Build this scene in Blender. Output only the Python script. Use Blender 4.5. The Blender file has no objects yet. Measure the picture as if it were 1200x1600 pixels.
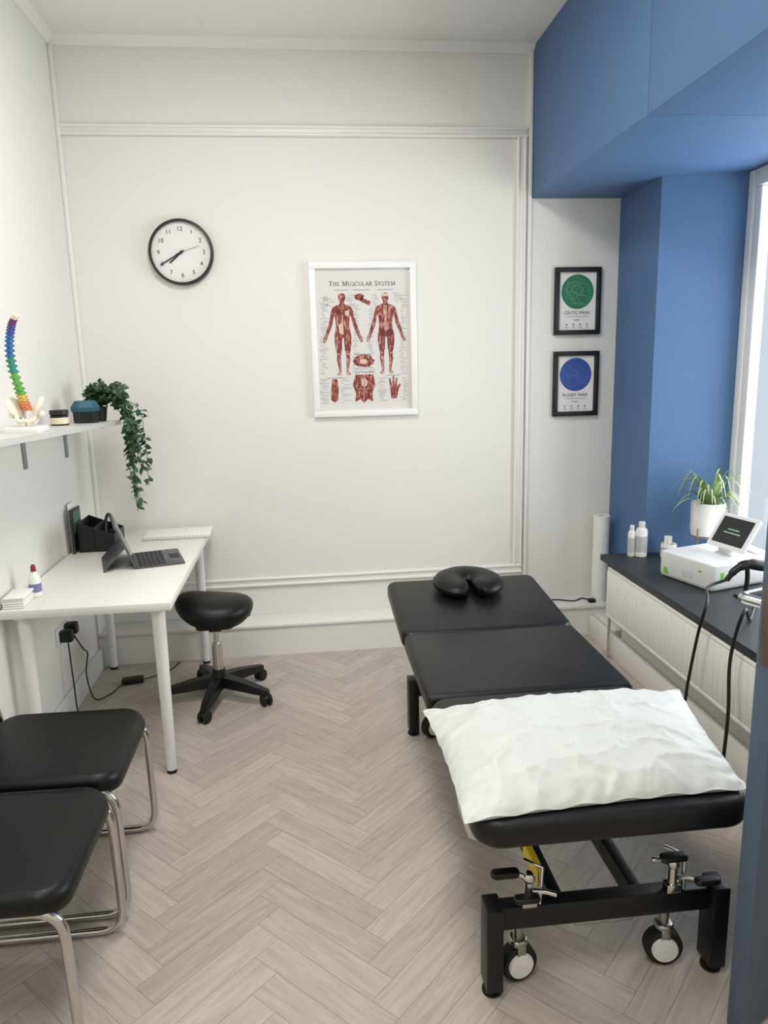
import bpy, bmesh, math, random
from mathutils import Vector, Matrix, noise
random.seed(7)
sc = bpy.context.scene
COL = sc.collection
PI = math.pi
I4 = Matrix.Identity(4)
WM = Matrix.Rotation(PI/2, 4, 'X')          # flat drawing (x,y,depth) -> back wall (x,-depth,y)

# ------------------------------------------------------------------ camera
F = 1150.0
CAMP = Vector((0, 0, 1.62))
yaw, pit, rol = math.radians(6.0), math.radians(11.5), math.radians(1.4)
fw = Vector((math.sin(yaw)*math.cos(pit), math.cos(yaw)*math.cos(pit), -math.sin(pit)))
r0 = Vector((math.cos(yaw), -math.sin(yaw), 0))
u0 = r0.cross(fw)
cr = r0*math.cos(rol) - u0*math.sin(rol)
cu_ = u0*math.cos(rol) + r0*math.sin(rol)
def ray(px, py): return fw + cr*((px-600)/F) + cu_*((800-py)/F)
def on_x(px, py, x): d = ray(px, py); return CAMP + d*((x-CAMP.x)/d.x)
def on_y(px, py, y): d = ray(px, py); return CAMP + d*((y-CAMP.y)/d.y)
def on_z(px, py, z): d = ray(px, py); return CAMP + d*((z-CAMP.z)/d.z)
cd = bpy.data.cameras.new('camera'); cam = bpy.data.objects.new('camera', cd); COL.objects.link(cam)
m = Matrix.Identity(4)
for i in range(3):
    m[i][0] = cr[i]; m[i][1] = cu_[i]; m[i][2] = -fw[i]; m[i][3] = CAMP[i]
cam.matrix_world = m
cd.sensor_fit = 'VERTICAL'; cd.sensor_height = 36.0; cd.lens = F/1600*36.0; cd.clip_start = 0.02
sc.camera = cam

# ------------------------------------------------------------------ materials
def lin(c):
    out = []
    for v in c:
        v = v/255.0
        out.append(v/12.92 if v <= 0.04045 else ((v+0.055)/1.055)**2.4)
    return tuple(out)
def pm(name, rgb, rough=.5, metal=0., var=.05, scale=5., bump=0., bscale=60., coat=0., stretch=None, emis=0., spec=None, bdist=.01):
    M = bpy.data.materials.new(name); M.use_nodes = True
    nt = M.node_tree; N = nt.nodes; L = nt.links
    b = N['Principled BSDF']
    c = lin(rgb)
    tc = N.new('ShaderNodeTexCoord'); mp = N.new('ShaderNodeMapping')
    if stretch: mp.inputs['Scale'].default_value = stretch
    L.new(tc.outputs['Object'], mp.inputs['Vector'])
    nz = N.new('ShaderNodeTexNoise'); nz.inputs['Scale'].default_value = scale; nz.inputs['Detail'].default_value = 4
    L.new(mp.outputs[0], nz.inputs['Vector'])
    mx = N.new('ShaderNodeMix'); mx.data_type = 'RGBA'
    mx.inputs[6].default_value = (*[v*(1-var) for v in c], 1)
    mx.inputs[7].default_value = (*[min(1, v*(1+var)) for v in c], 1)
    L.new(nz.outputs['Fac'], mx.inputs[0]); L.new(mx.outputs[2], b.inputs['Base Color'])
    b.inputs['Roughness'].default_value = rough; b.inputs['Metallic'].default_value = metal
    if coat: b.inputs['Coat Weight'].default_value = coat
    if spec is not None: b.inputs['Specular IOR Level'].default_value = spec
    if emis:
        b.inputs['Emission Color'].default_value = (*c, 1); b.inputs['Emission Strength'].default_value = emis
    if bump:
        n2 = N.new('ShaderNodeTexNoise'); n2.inputs['Scale'].default_value = bscale; n2.inputs['Detail'].default_value = 5
        L.new(mp.outputs[0], n2.inputs['Vector'])
        bp = N.new('ShaderNodeBump'); bp.inputs['Strength'].default_value = bump; bp.inputs['Distance'].default_value = bdist
        L.new(n2.outputs['Fac'], bp.inputs['Height']); L.new(bp.outputs[0], b.inputs['Normal'])
    return M
mWall = pm('wall_paint', (231, 229, 223), .75, var=.015, scale=2, bump=.06, bscale=25)
mCeil = pm('ceiling_paint', (234, 232, 228), .8, var=.015, bump=.05, bscale=20)
mTrim = pm('trim_gloss', (235, 233, 228), .4, var=.015)
mBlue = pm('blue_paint', (81, 112, 153), .6, var=.04, scale=3, bump=.08, bscale=18, spec=.35)
mBlueShade = pm('blue_paint_shaded', (80, 95, 114), .5, var=.04, bump=.03)  # same blue paint on the door, its shadow mixed into the colour
mVinyl = pm('black_vinyl', (14, 15, 17), .42, var=.12, scale=12, bump=.05, bscale=300, spec=.4)
mVinylS = pm('seat_vinyl', (10, 9, 10), .42, var=.12, scale=12, bump=.06, bscale=250, spec=.32)
mBlk = pm('black_metal', (14, 14, 16), .42, var=.1, spec=.4)
mPlas = pm('black_plastic', (15, 15, 17), .4, var=.1, spec=.4)
mRub = pm('rubber', (10, 10, 11), .7, var=.1)
mChr = pm('chrome', (205, 203, 200), .16, 1., var=.03)
mSteel = pm('satin_steel', (170, 168, 165), .32, 1., var=.05)
mBronze = pm('lock_steel', (112, 104, 98), .4, .8, var=.1)
mWP = pm('white_plastic', (232, 232, 230), .35, var=.015)
mUnit = pm('unit_plastic', (218, 219, 218), .4, var=.015)
mDesk = pm('desk_laminate', (230, 228, 221), .35, var=.012)
mDLeg = pm('desk_leg_paint', (230, 229, 226), .35, var=.01)
mShelf = pm('shelf_laminate', (204, 203, 200), .35, var=.02)
mBrk = pm('bracket_grey', (150, 150, 152), .4, .5, var=.05)
mSill = pm('slate_sill', (43, 47, 51), .5, var=.12, scale=20, bump=.1, bscale=120)
mRad = pm('radiator_enamel', (238, 237, 233), .38, var=.01)
mPillow = pm('pillow_cover', (208, 212, 210), .5, var=.02, scale=6, bump=.4, bscale=18, stretch=(1, 1.6, 1))
mPaper = pm('paper_white', (236, 235, 231), .75, var=.02)
mPrint = pm('print_paper', (218, 215, 212), .5, var=.015)
mFrmW = pm('frame_white', (242, 241, 239), .4, var=.01)
mFrmB = pm('frame_black', (18, 18, 20), .45, var=.1)
mClockF = pm('clock_dial', (232, 232, 230), .5, var=.01)
mInk = pm('ink_dark', (40, 38, 40), .7, var=.1)
mInkG = pm('ink_grey', (150, 146, 145), .7, var=.1)
mGreenMap = pm('map_green', (38, 122, 84), .6, var=.15, scale=60)
mBlueMap = pm('map_blue', (52, 82, 160), .6, var=.15, scale=60)
mMapLine = pm('map_line', (150, 185, 170), .6, var=.05)
mMapLine2 = pm('map_line_blue', (110, 138, 195), .6, var=.05)
mBone = pm('bone_cream', (236, 227, 210), .5, var=.06, scale=30)
mGrey = pm('grey_metal', (88, 90, 94), .4, .4, var=.05)
mKey = pm('keys_dark', (46, 46, 50), .6, var=.1)
mScreen = pm('screen_glass', (14, 16, 18), .12, var=.05)
mRed = pm('cap_red', (140, 34, 38), .45, var=.05)
mPurp = pm('label_purple', (120, 118, 160), .5, var=.35, scale=120)
mYel = pm('sticker_yellow', (232, 200, 30), .45, var=.05)
mLime = pm('accent_green', (120, 190, 50), .45, var=.05)
mTeal = pm('teal_tin', (26, 84, 104), .5, var=.1, scale=20)
mLeafD = pm('ivy_leaf', (58, 88, 58), .5, var=.45, scale=30)
mStem = pm('stem_green', (70, 92, 50), .6, var=.2)
mLeafS = pm('spider_leaf', (122, 152, 94), .5, var=.3, scale=25)
mLeafP = pm('spider_stripe', (210, 218, 178), .5, var=.08, scale=25)
mSoil = pm('soil', (52, 40, 32), .9, var=.3, scale=60, bump=.5)
mBrass = pm('brass_wire', (176, 146, 96), .35, .8, var=.06)
mCable = pm('cable_black', (14, 14, 16), .5, var=.1)
mGreyL = pm('light_grey_plastic', (190, 190, 188), .45, var=.03)
mLab = pm('label_cream', (222, 214, 190), .6, var=.08, scale=50)
mSheetG = pm('notebook_green', (70, 110, 90), .6, var=.2, scale=30)

def muscle_mat():
    M = bpy.data.materials.new('muscle_print'); M.use_nodes = True
    nt = M.node_tree; N = nt.nodes; L = nt.links; b = N['Principled BSDF']
    tc = N.new('ShaderNodeTexCoord'); mp = N.new('ShaderNodeMapping'); mp.inputs['Scale'].default_value = (1.6, 1, .5)
    L.new(tc.outputs['Object'], mp.inputs['Vector'])
    nz = N.new('ShaderNodeTexNoise'); nz.inputs['Scale'].default_value = 75; nz.inputs['Detail'].default_value = 3; nz.inputs['Distortion'].default_value = .6
    L.new(mp.outputs[0], nz.inputs['Vector'])
    cr_ = N.new('ShaderNodeValToRGB')
    e = cr_.color_ramp.elements
    e[0].position = .35; e[0].color = (*lin((92, 38, 34)), 1)
    e[1].position = .68; e[1].color = (*lin((208, 166, 148)), 1)
    x = cr_.color_ramp.elements.new(.53); x.color = (*lin((150, 66, 56)), 1)
    L.new(nz.outputs['Fac'], cr_.inputs[0]); L.new(cr_.outputs[0], b.inputs['Base Color']); b.inputs['Roughness'].default_value = .55
    return M
mMus = muscle_mat()
mMusD = pm('muscle_dark', (104, 40, 36), .6, var=.2, scale=60)
mTendon = pm('tendon_print', (216, 190, 172), .6, var=.08, scale=60)

PL, PW = .44, .088
def floor_mat():
    M = bpy.data.materials.new('herringbone_wood'); M.use_nodes = True
    nt = M.node_tree; N = nt.nodes; L = nt.links; b = N['Principled BSDF']
    uv = N.new('ShaderNodeUVMap'); uv.uv_map = 'plank'
    ur = N.new('ShaderNodeUVMap'); ur.uv_map = 'rnd'
    s1 = N.new('ShaderNodeSeparateXYZ'); L.new(uv.outputs[0], s1.inputs[0])
    s2 = N.new('ShaderNodeSeparateXYZ'); L.new(ur.outputs[0], s2.inputs[0])
    def math_(op, a, bb=None):
        n = N.new('ShaderNodeMath'); n.operation = op
        for k, v in enumerate((a, bb)):
            if v is None: continue
            if isinstance(v, (int, float)): n.inputs[k].default_value = v
            else: L.new(v, n.inputs[k])
        return n.outputs[0]
    u, v = s1.outputs[0], s1.outputs[1]; rn = s2.outputs[0]; rn2 = s2.outputs[1]
    cv = N.new('ShaderNodeCombineXYZ')
    L.new(math_('ADD', math_('MULTIPLY', u, 6.0), math_('MULTIPLY', rn, 60.0)), cv.inputs[0])
    L.new(math_('ADD', math_('MULTIPLY', v, 60.0), math_('MULTIPLY', rn2, 30.0)), cv.inputs[1])
    n1 = N.new('ShaderNodeTexNoise'); n1.inputs['Scale'].default_value = 1.0; n1.inputs['Detail'].default_value = 7; n1.inputs['Roughness'].default_value = .6; n1.inputs['Distortion'].default_value = .8
    L.new(cv.outputs[0], n1.inputs['Vector'])
    rp = N.new('ShaderNodeValToRGB'); e = rp.color_ramp.elements
    e[0].position = .28; e[0].color = (*lin((173, 163, 152)), 1)
    e[1].position = .74; e[1].color = (*lin((202, 194, 184)), 1)
    L.new(n1.outputs['Fac'], rp.inputs[0])
    tone = N.new('ShaderNodeMix'); tone.data_type = 'RGBA'; tone.blend_type = 'MULTIPLY'; tone.inputs[0].default_value = 1
    tr = N.new('ShaderNodeValToRGB'); e = tr.color_ramp.elements
    e[0].color = (.86, .85, .84, 1); e[1].color = (1.02, 1.01, 1.0, 1)
    L.new(rn, tr.inputs[0]); L.new(rp.outputs[0], tone.inputs[6]); L.new(tr.outputs[0], tone.inputs[7])
    ev = math_('MINIMUM', v, math_('SUBTRACT', PW, v)); eu = math_('MINIMUM', u, math_('SUBTRACT', PL, u))
    ed = math_('LESS_THAN', math_('MINIMUM', ev, eu), .0012)
    gp = N.new('ShaderNodeMix'); gp.data_type = 'RGBA'
    L.new(math_('MULTIPLY', ed, .5), gp.inputs[0]); L.new(tone.outputs[2], gp.inputs[6]); gp.inputs[7].default_value = (*lin((108, 99, 91)), 1)
    L.new(gp.outputs[2], b.inputs['Base Color'])
    b.inputs['Roughness'].default_value = .48
    bp = N.new('ShaderNodeBump'); bp.inputs['Strength'].default_value = .06; bp.inputs['Distance'].default_value = .004
    L.new(n1.outputs['Fac'], bp.inputs['Height']); L.new(bp.outputs[0], b.inputs['Normal'])
    return M
mFloor = floor_mat()
def glass_mat():
    M = bpy.data.materials.new('window_glass'); M.use_nodes = True
    nt = M.node_tree; N = nt.nodes; L = nt.links
    N.remove(N['Principled BSDF'])
    t = N.new('ShaderNodeBsdfTransparent'); g = N.new('ShaderNodeBsdfGlossy'); g.inputs['Roughness'].default_value = .08
    tc = N.new('ShaderNodeTexCoord'); nz = N.new('ShaderNodeTexNoise'); nz.inputs['Scale'].default_value = 2
    L.new(tc.outputs['Object'], nz.inputs['Vector'])
    mu = N.new('ShaderNodeMath'); mu.operation = 'MULTIPLY'; mu.inputs[1].default_value = .06; L.new(nz.outputs['Fac'], mu.inputs[0])
    mx = N.new('ShaderNodeMixShader'); L.new(mu.outputs[0], mx.inputs[0])
    L.new(t.outputs[0], mx.inputs[1]); L.new(g.outputs[0], mx.inputs[2])
    L.new(mx.outputs[0], N['Material Output'].inputs['Surface'])
    return M
mGlass = glass_mat()

# ------------------------------------------------------------------ mesh helpers
MATS = {}
def fillet(pts, r, k=6, closed=False):
    pts = [Vector(p) for p in pts]; out = [pts[0]]
    for i in range(1, len(pts)-1):
        a, b, c = pts[i-1], pts[i], pts[i+1]
        d1 = min(r, (a-b).length*.48); d2 = min(r, (c-b).length*.48)
        p = b+(a-b).normalized()*d1; q = b+(c-b).normalized()*d2
        for j in range(k+1):
            t = j/k
            out.append(p*(1-t)**2 + b*2*t*(1-t) + q*t*t)
    out.append(pts[-1]); return out
def spline(pts, k=8):
    P = [Vector(p) for p in pts]; P = [P[0]*2-P[1]]+P+[P[-1]*2-P[-2]]; out = []
    for i in range(1, len(P)-2):
        for j in range(k):
            t = j/k
            out.append(.5*((2*P[i])+(P[i+1]-P[i-1])*t+(2*P[i-1]-5*P[i]+4*P[i+1]-P[i+2])*t*t+(3*P[i]-P[i-1]-3*P[i+1]+P[i+2])*t**3))
    out.append(P[-2]); return out
def rrect(sx, sy, r, n=6):
    hx, hy = sx/2, sy/2; r = max(1e-4, min(r, hx*.999, hy*.999)); out = []
    for cx, cy, a0 in ((hx-r, hy-r, 0), (-hx+r, hy-r, PI/2), (-hx+r, -hy+r, PI), (hx-r, -hy+r, 1.5*PI)):
        for i in range(n+1):
            a = a0+PI/2*i/n; out.append((cx+r*math.cos(a), cy+r*math.sin(a)))
    return out
def pad_prof(z0, z1, e, k=4, e2=None):
    e2 = e2 or e
    o = [(e-e*math.sin(PI/2*i/k), z0+e-e*math.cos(PI/2*i/k)) for i in range(k+1)]
    o += [(e2-e2*math.cos(PI/2*i/k), z1-e2+e2*math.sin(PI/2*i/k)) for i in range(k+1)]
    return o
class MB:
    def __init__(s): s.bm = bmesh.new()
    def merge(s, b, M=I4):
        b.verts.index_update(); vm = [s.bm.verts.new(M @ v.co) for v in b.verts]
        for f in b.faces:
            try: s.bm.faces.new([vm[v.index] for v in f.verts])
            except ValueError: pass
        b.free(); return s
    def box(s, c, d, bev=0., M=I4, seg=2):
        b = bmesh.new(); bmesh.ops.create_cube(b, size=1)
        for v in b.verts: v.co = Vector((v.co.x*d[0], v.co.y*d[1], v.co.z*d[2]))
        if bev: bmesh.ops.bevel(b, geom=list(b.edges), offset=min(bev, min(d)*.49), segments=seg, profile=.5, affect='EDGES')
        return s.merge(b, M @ Matrix.Translation(c))
    def bx(s, x0, x1, y0, y1, z0, z1, bev=0., M=I4):
        return s.box(((x0+x1)/2, (y0+y1)/2, (z0+z1)/2), (abs(x1-x0), abs(y1-y0), abs(z1-z0)), bev, M)
    def rings(s, R, closed=False, cap=True, loop=True):
        V = [[s.bm.verts.new(p) for p in r] for r in R]; n = len(V[0])
        K = len(V) if closed else len(V)-1
        for i in range(K):
            A, B = V[i], V[(i+1) % len(V)]
            for j in range(n if loop else n-1):
                try: s.bm.faces.new((A[j], A[(j+1) % n], B[(j+1) % n], B[j]))
                except ValueError: pass
        if cap and not closed:
            s.bm.faces.new(list(reversed(V[0]))); s.bm.faces.new(V[-1])
        return s
    def tube(s, pts, r, n=10, closed=False, flat=1.0):
        pts = [Vector(p) for p in pts]; K = len(pts); R = []
        rad = r if isinstance(r, (list, tuple)) else [r]*K
        def tan(i):
            if closed: return (pts[(i+1) % K]-pts[i-1]).normalized()
            return (pts[min(i+1, K-1)]-pts[max(i-1, 0)]).normalized()
        t = tan(0); up = Vector((0, 0, 1))
        if abs(t.dot(up)) > .95: up = Vector((1, 0, 0))
        nrm = (up-t*up.dot(t)).normalized()
        for i in range(K):
            t = tan(i); nrm = (nrm-t*nrm.dot(t)).normalized(); bn = t.cross(nrm)
            R.append([pts[i]+(nrm*math.cos(2*PI*j/n)*flat+bn*math.sin(2*PI*j/n))*rad[i] for j in range(n)])
        return s.rings(R, closed=closed)
    def cyl(s, p0, p1, ra, rb=None, n=20):
        return s.tube([p0, p1], [ra, ra if rb is None else rb], n)
    def lathe(s, prof, M=I4, n=32, closed=False):
        R = [[M @ Vector((max(r, 1e-4)*math.cos(2*PI*j/n), max(r, 1e-4)*math.sin(2*PI*j/n), z)) for j in range(n)] for r, z in prof]
        return s.rings(R, closed=closed)
    def slab(s, sx, sy, r, prof, M=I4, n=6):
        R = [[M @ Vector((x, y, z)) for x, y in rrect(sx-2*i, sy-2*i, max(r-i, .001), n)] for i, z in prof]
        return s.rings(R)
    def prism(s, poly, z0, z1, M=I4):
        return s.rings([[M @ Vector((x, y, z)) for x, y in poly] for z in (z0, z1)])
    def ball(s, c, r, M=I4, n=16):
        if not isinstance(r, (tuple, list)): r = (r, r, r)
        b = bmesh.new(); bmesh.ops.create_uvsphere(b, u_segments=n, v_segments=max(6, n//2+2), radius=1)
        return s.merge(b, M @ Matrix.Translation(c) @ Matrix.Diagonal((*r, 1)))
    def face(s, pts):
        try: s.bm.faces.new([s.bm.verts.new(p) for p in pts])
        except ValueError: pass
        return s
    def mesh(s, me, M=I4):
        me.transform(M); s.bm.from_mesh(me); bpy.data.meshes.remove(me); return s
    def build(s, name, mat, parent=None, world=False, smooth=True, recalc=True, loc=None):
        if recalc: bmesh.ops.recalc_face_normals(s.bm, faces=list(s.bm.faces))
        if smooth:
            for f in s.bm.faces: f.smooth = True
            for e in s.bm.edges:
                if len(e.link_faces) == 2 and e.calc_face_angle(0) > .62: e.smooth = False
        PMX = MATS.get(parent.name, I4) if parent else I4
        if world and parent: s.bm.transform(PMX.inverted())
        if loc is not None and not parent: s.bm.transform(Matrix.Translation(-Vector(loc)))
        me = bpy.data.meshes.new(name); s.bm.to_mesh(me); s.bm.free()
        o = bpy.data.objects.new(name, me); COL.objects.link(o)
        if mat: me.materials.append(mat)
        if parent: o.parent = parent
        if loc is not None and not parent: o.location = loc
        MATS[o.name] = PMX if parent else (Matrix.Translation(loc) if loc is not None else I4)
        return o
def tag(o, label, cat, group=None):
    o['label'] = label; o['category'] = cat
    if group: o['group'] = group
    return o
def thing(name, label, cat, loc=(0, 0, 0), rotz=0., group=None):
    o = bpy.data.objects.new(name, None); COL.objects.link(o); o.empty_display_size = .05
    o.location = loc; o.rotation_euler = (0, 0, rotz)
    MATS[o.name] = Matrix.Translation(loc) @ Matrix.Rotation(rotz, 4, 'Z')
    return tag(o, label, cat, group)
def st(o): o['kind'] = 'structure'; return o
def stE(name, loc, rotz=0.):
    o = bpy.data.objects.new(name, None); COL.objects.link(o); o.location = loc; o.rotation_euler = (0, 0, rotz)
    MATS[o.name] = Matrix.Translation(loc) @ Matrix.Rotation(rotz, 4, 'Z'); o['kind'] = 'structure'; return o
def dup(root, loc, label, rotz=None):
    r = root.copy(); COL.objects.link(r); r.location = loc; r['label'] = label
    if rotz is not None: r.rotation_euler = (0, 0, rotz)
    for ch in list(root.children):
        c = ch.copy(); COL.objects.link(c); c.parent = r
        for g in ch.children:
            d = g.copy(); COL.objects.link(d); d.parent = c
    return r
def txt(body, width=None, size=.03, ext=.0002):
    cu = bpy.data.curves.new('t', 'FONT'); cu.body = body; cu.size = size; cu.align_x = 'CENTER'; cu.align_y = 'CENTER'; cu.extrude = ext
    ob = bpy.data.objects.new('t', cu); COL.objects.link(ob)
    dg = bpy.context.evaluated_depsgraph_get(); dg.update()
    me = bpy.data.meshes.new_from_object(ob.evaluated_get(dg))
    bpy.data.objects.remove(ob); bpy.data.curves.remove(cu)
    if width:
        xs = [v.co.x for v in me.vertices]; k = width/(max(xs)-min(xs)); me.transform(Matrix.Diagonal((k, k, 1, 1)))
    return me
def circ(cx, cy, r, n=32, a0=0, a1=2*PI, ry=None):
    ry = ry or r
    return [(cx+r*math.cos(a0+(a1-a0)*i/n), cy+ry*math.sin(a0+(a1-a0)*i/n)) for i in range(n)]
def rect(x0, y0, x1, y1): return [(x0, y0), (x1, y0), (x1, y1), (x0, y1)]
def line(x0, y0, x1, y1, w):
    d = Vector((x1-x0, y1-y0)).normalized(); n = (-d.y*w/2, d.x*w/2)
    return [(x0+n[0], y0+n[1]), (x1+n[0], y1+n[1]), (x1-n[0], y1-n[1]), (x0-n[0], y0-n[1])]
def art(name, mat, parent, polys, depth):
    b = MB()
    for p in polys: b.face([(x, -depth, y) for x, y in p])
    return b.build(name, mat, parent, smooth=False)

# serif capitals drawn as strokes (unit height): returns (polygons, advance)
def serif(chr_):
    tk, th, sf = .17, .08, .07
    P = []
    def S(x0, y0, x1, y1, w): P.append(line(x0, y0, x1, y1, w))
    def stem(x, w=tk, y0=0, y1=1, bot=True, top=True):
        S(x, y0, x, y1, w)
        if bot: S(x-.14, y0+sf/2, x+.14, y0+sf/2, sf)
        if top: S(x-.14, y1-sf/2, x+.14, y1-sf/2, sf)
    def arc(cx, cy, rx, ry, a0, a1, w0, w1, n=14):
        a = [math.radians(a0+(a1-a0)*i/n) for i in range(n+1)]
        for i in range(n):
            f = math.sin(PI*(i+.5)/n); w = w0+(w1-w0)*f
            S(cx+rx*math.cos(a[i]), cy+ry*math.sin(a[i]), cx+rx*math.cos(a[i+1]), cy+ry*math.sin(a[i+1]), w)
    if chr_ == 'T':
        stem(.38, top=False); S(0, 1-th/2, .76, 1-th/2, th); S(.02, 1, .02, .76, .055); S(.74, 1, .74, .76, .055); return P, .86
    if chr_ == 'H': stem(.15); stem(.70); S(.15, .52, .70, .52, th); return P, .95
    if chr_ == 'E':
        stem(.15); S(.1, 1-th/2, .62, 1-th/2, th); S(.1, th/2, .64, th/2, th); S(.15, .52, .48, .52, th); S(.62, 1, .62, .78, .055); S(.64, 0, .64, .24, .055); return P, .78
    if chr_ == 'M':
        stem(.13, th); stem(.93); S(.13, .98, .50, .04, .15); S(.50, .04, .90, .98, th); return P, 1.15
    if chr_ == 'U':
        stem(.16, bot=False, y0=.3); stem(.74, th, bot=False, y0=.3); arc(.45, .31, .29, .28, 180, 360, .12, .10); return P, .95
    if chr_ == 'L': stem(.15); S(.1, th/2, .62, th/2, th); S(.62, 0, .62, .26, .055); return P, .74
    if chr_ == 'C': arc(.46, .5, .40, .46, 42, 318, .07, .18); S(.76, .72, .76, .98, .055); return P, .90
    if chr_ == 'S':
        arc(.32, .74, .22, .22, 30, 270, .08, .12); arc(.32, .27, .25, .25, 90, -150, .12, .16); S(.53, .74, .53, .96, .055); S(.09, .04, .09, .28, .055); return P, .70
    if chr_ == 'A':
        S(.10, 0, .44, 1, th); S(.44, 1, .80, 0, tk); S(.22, .34, .66, .34, th); S(-.02, sf/2, .24, sf/2, sf); S(.66, sf/2, .94, sf/2, sf); return P, .96
    if chr_ == 'R':
        stem(.15); S(.1, 1-th/2, .42, 1-th/2, th); S(.15, .50, .42, .50, th); arc(.42, .745, .22, .23, 90, -90, .08, .16); S(.40, .5, .76, .03, tk); S(.70, sf/2, .88, sf/2, sf); return P, .90
    if chr_ == 'Y':
        S(.10, 1, .42, .46, tk); S(.74, 1, .42, .46, th); stem(.42, top=False, y1=.48); S(-.02, 1-sf/2, .24, 1-sf/2, sf); S(.62, 1-sf/2, .86, 1-sf/2, sf); return P, .88
    return P, .40
def serif_line(words, width):
    out = []; x = 0
    for wi, wd in enumerate(words):
        for ci, c in enumerate(wd):
            k = 1.0 if ci == 0 else .82
            pl_, adv = serif(c)
            out += [[(x+px_*k, py_*k) for px_, py_ in p_] for p_ in pl_]
            x += (adv+.08)*k
        x += .45
    x -= .45
    s_ = width/x
    return [[((px_-x/2)*s_, (py_-.5)*s_) for px_, py_ in p_] for p_ in out]

# ------------------------------------------------------------------ setting
XL, YB, ZC, YN = -1.175, 4.18, 3.235, -.6
SX = 1.293; ZS = 2.48
def make_floor():
    bm = bmesh.new(); uvl = bm.loops.layers.uv.new('plank'); rl = bm.loops.layers.uv.new('rnd')
    n = 5; R45 = Matrix.Rotation(PI/4, 2); rnd = random.Random(3)
    def plank(x0, y0, horiz):
        L, W = (PL, PW) if horiz else (PW, PL)
        cs = [(x0, y0), (x0+L, y0), (x0+L, y0+W), (x0, y0+W)]
        ws = [R45 @ Vector(c) for c in cs]
        ws = [(w.x+.17, w.y+1.8) for w in ws]
        if max(w[0] for w in ws) < XL or min(w[0] for w in ws) > 1.85 or max(w[1] for w in ws) < YN or min(w[1] for w in ws) > YB: return
        f = bm.faces.new([bm.verts.new((w[0], w[1], 0)) for w in ws]); r = (rnd.random(), rnd.random())
        for lp, c in zip(f.loops, cs):
            a = (c[0]-x0, c[1]-y0)
            lp[uvl].uv = a if horiz else (a[1], a[0]); lp[rl].uv = r
    for j in range(-55, 56):
        for mm in range(-8, 9):
            plank((j+2*n*mm)*PW, j*PW, True)
            plank((j+n+2*n*mm)*PW, (j-n+1)*PW, False)
    for co, no in (((XL, 0, 0), (-1, 0, 0)), ((1.8, 0, 0), (1, 0, 0)), ((0, YN, 0), (0, -1, 0)), ((0, YB, 0), (0, 1, 0))):
        bmesh.ops.bisect_plane(bm, geom=list(bm.verts)+list(bm.edges)+list(bm.faces), plane_co=co, plane_no=no, clear_outer=True)
    for f in bm.faces:
        if f.normal.z < 0: f.normal_flip()
    me = bpy.data.meshes.new('floor'); bm.to_mesh(me); bm.free(); me.materials.append(mFloor)
    o = bpy.data.objects.new('floor', me); COL.objects.link(o); return st(o)
make_floor()
st(MB().bx(XL-.1, XL, YN-.1, YB+.1, 0, ZC).build('wall_left', mWall))
st(MB().bx(XL, 2.26, YB, YB+.1, 0, ZC).build('wall_back', mWall))
st(MB().bx(XL, 2.4, YN-.1, YN, 0, ZC).build('wall_front', mWall))
st(MB().bx(XL-.1, 2.4, YN-.1, YB+.1, ZC, ZC+.1).build('ceiling', mCeil))
st(MB().bx(1.65, 2.24, 1.93, 3.6, 0, .545).bx(1.62, 2.4, YN, 1.93, 0, ZS).build('wall_right', mWall))
st(MB().prism([(1.805, 4.18), (1.805, 3.70), (2.2, 3.60), (2.27, 3.60), (2.27, 4.18)], 0, ZS).build('wall_pier', mBlue, smooth=False))
st(MB().bx(SX, 2.4, YN, 2.788, ZS, ZC, .002).bx(SX, 2.4, 2.791, YB, ZS, ZC, .002).build('wall_soffit', mBlue))
st(MB().bx(XL, 1.8, 4.0, YB, 0, .168).bx(XL, 1.8, 3.988, YB, .166, .185, .006).build('baseboard_back', mTrim))
st(MB().bx(XL, XL+.02, YN, 3.988, 0, .12, .006).build('baseboard_left', mTrim))
st(MB().bx(1.62, 1.65, 1.93, 3.98, 0, .13, .006).bx(1.66, 1.8, 3.71, 4.0, 0, .13, .006).build('baseboard_right', mTrim))
def mould_h(x0, x1, z, w=.055):
    b = MB()
    b.bx(x0, x1, YB-.012, YB, z-w/2, z+w/2, .004)
    b.cyl((x0, YB-.012, z+w/2-.009), (x1, YB-.012, z+w/2-.009), .009, n=10)
    b.cyl((x0, YB-.012, z-w/2+.009), (x1, YB-.012, z-w/2+.009), .009, n=10)
    return b
def mould_v(x, z0, z1, w=.055):
    b = MB()
    b.bx(x-w/2, x+w/2, YB-.012, YB, z0, z1, .004)
    b.cyl((x-w/2+.009, YB-.012, z0), (x-w/2+.009, YB-.012, z1), .009, n=10)
    b.cyl((x+w/2-.009, YB-.012, z0), (x+w/2-.009, YB-.012, z1), .009, n=10)
    return b
st(mould_h(XL, 1.262, 2.81).build('trim_1', mTrim))
st(mould_h(XL, 1.262, .385).build('trim_2', mTrim))
st(mould_v(1.235, .41, 2.785).build('trim_3', mTrim))
st(MB().bx(1.272, 1.292, YB-.02, YB, .185, ZC, .004).build('trim_4', mTrim))
st(MB().prism([(0, 0), (0, -.04), (-.010, -.04), (-.018, -.024), (-.035, -.008), (-.04, 0)], XL, SX,
   Matrix(((0, 0, 1, 0), (1, 0, 0, YB), (0, 1, 0, ZC), (0, 0, 0, 1)))).build('trim_5', mTrim))
st(MB().prism([(0, 0), (0, -.04), (.010, -.04), (.018, -.024), (.035, -.008), (.04, 0)], YN, YB,
   Matrix(((1, 0, 0, XL), (0, 0, 1, 0), (0, 1, 0, ZC), (0, 0, 0, 1)))).build('trim_6', mTrim))
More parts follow.
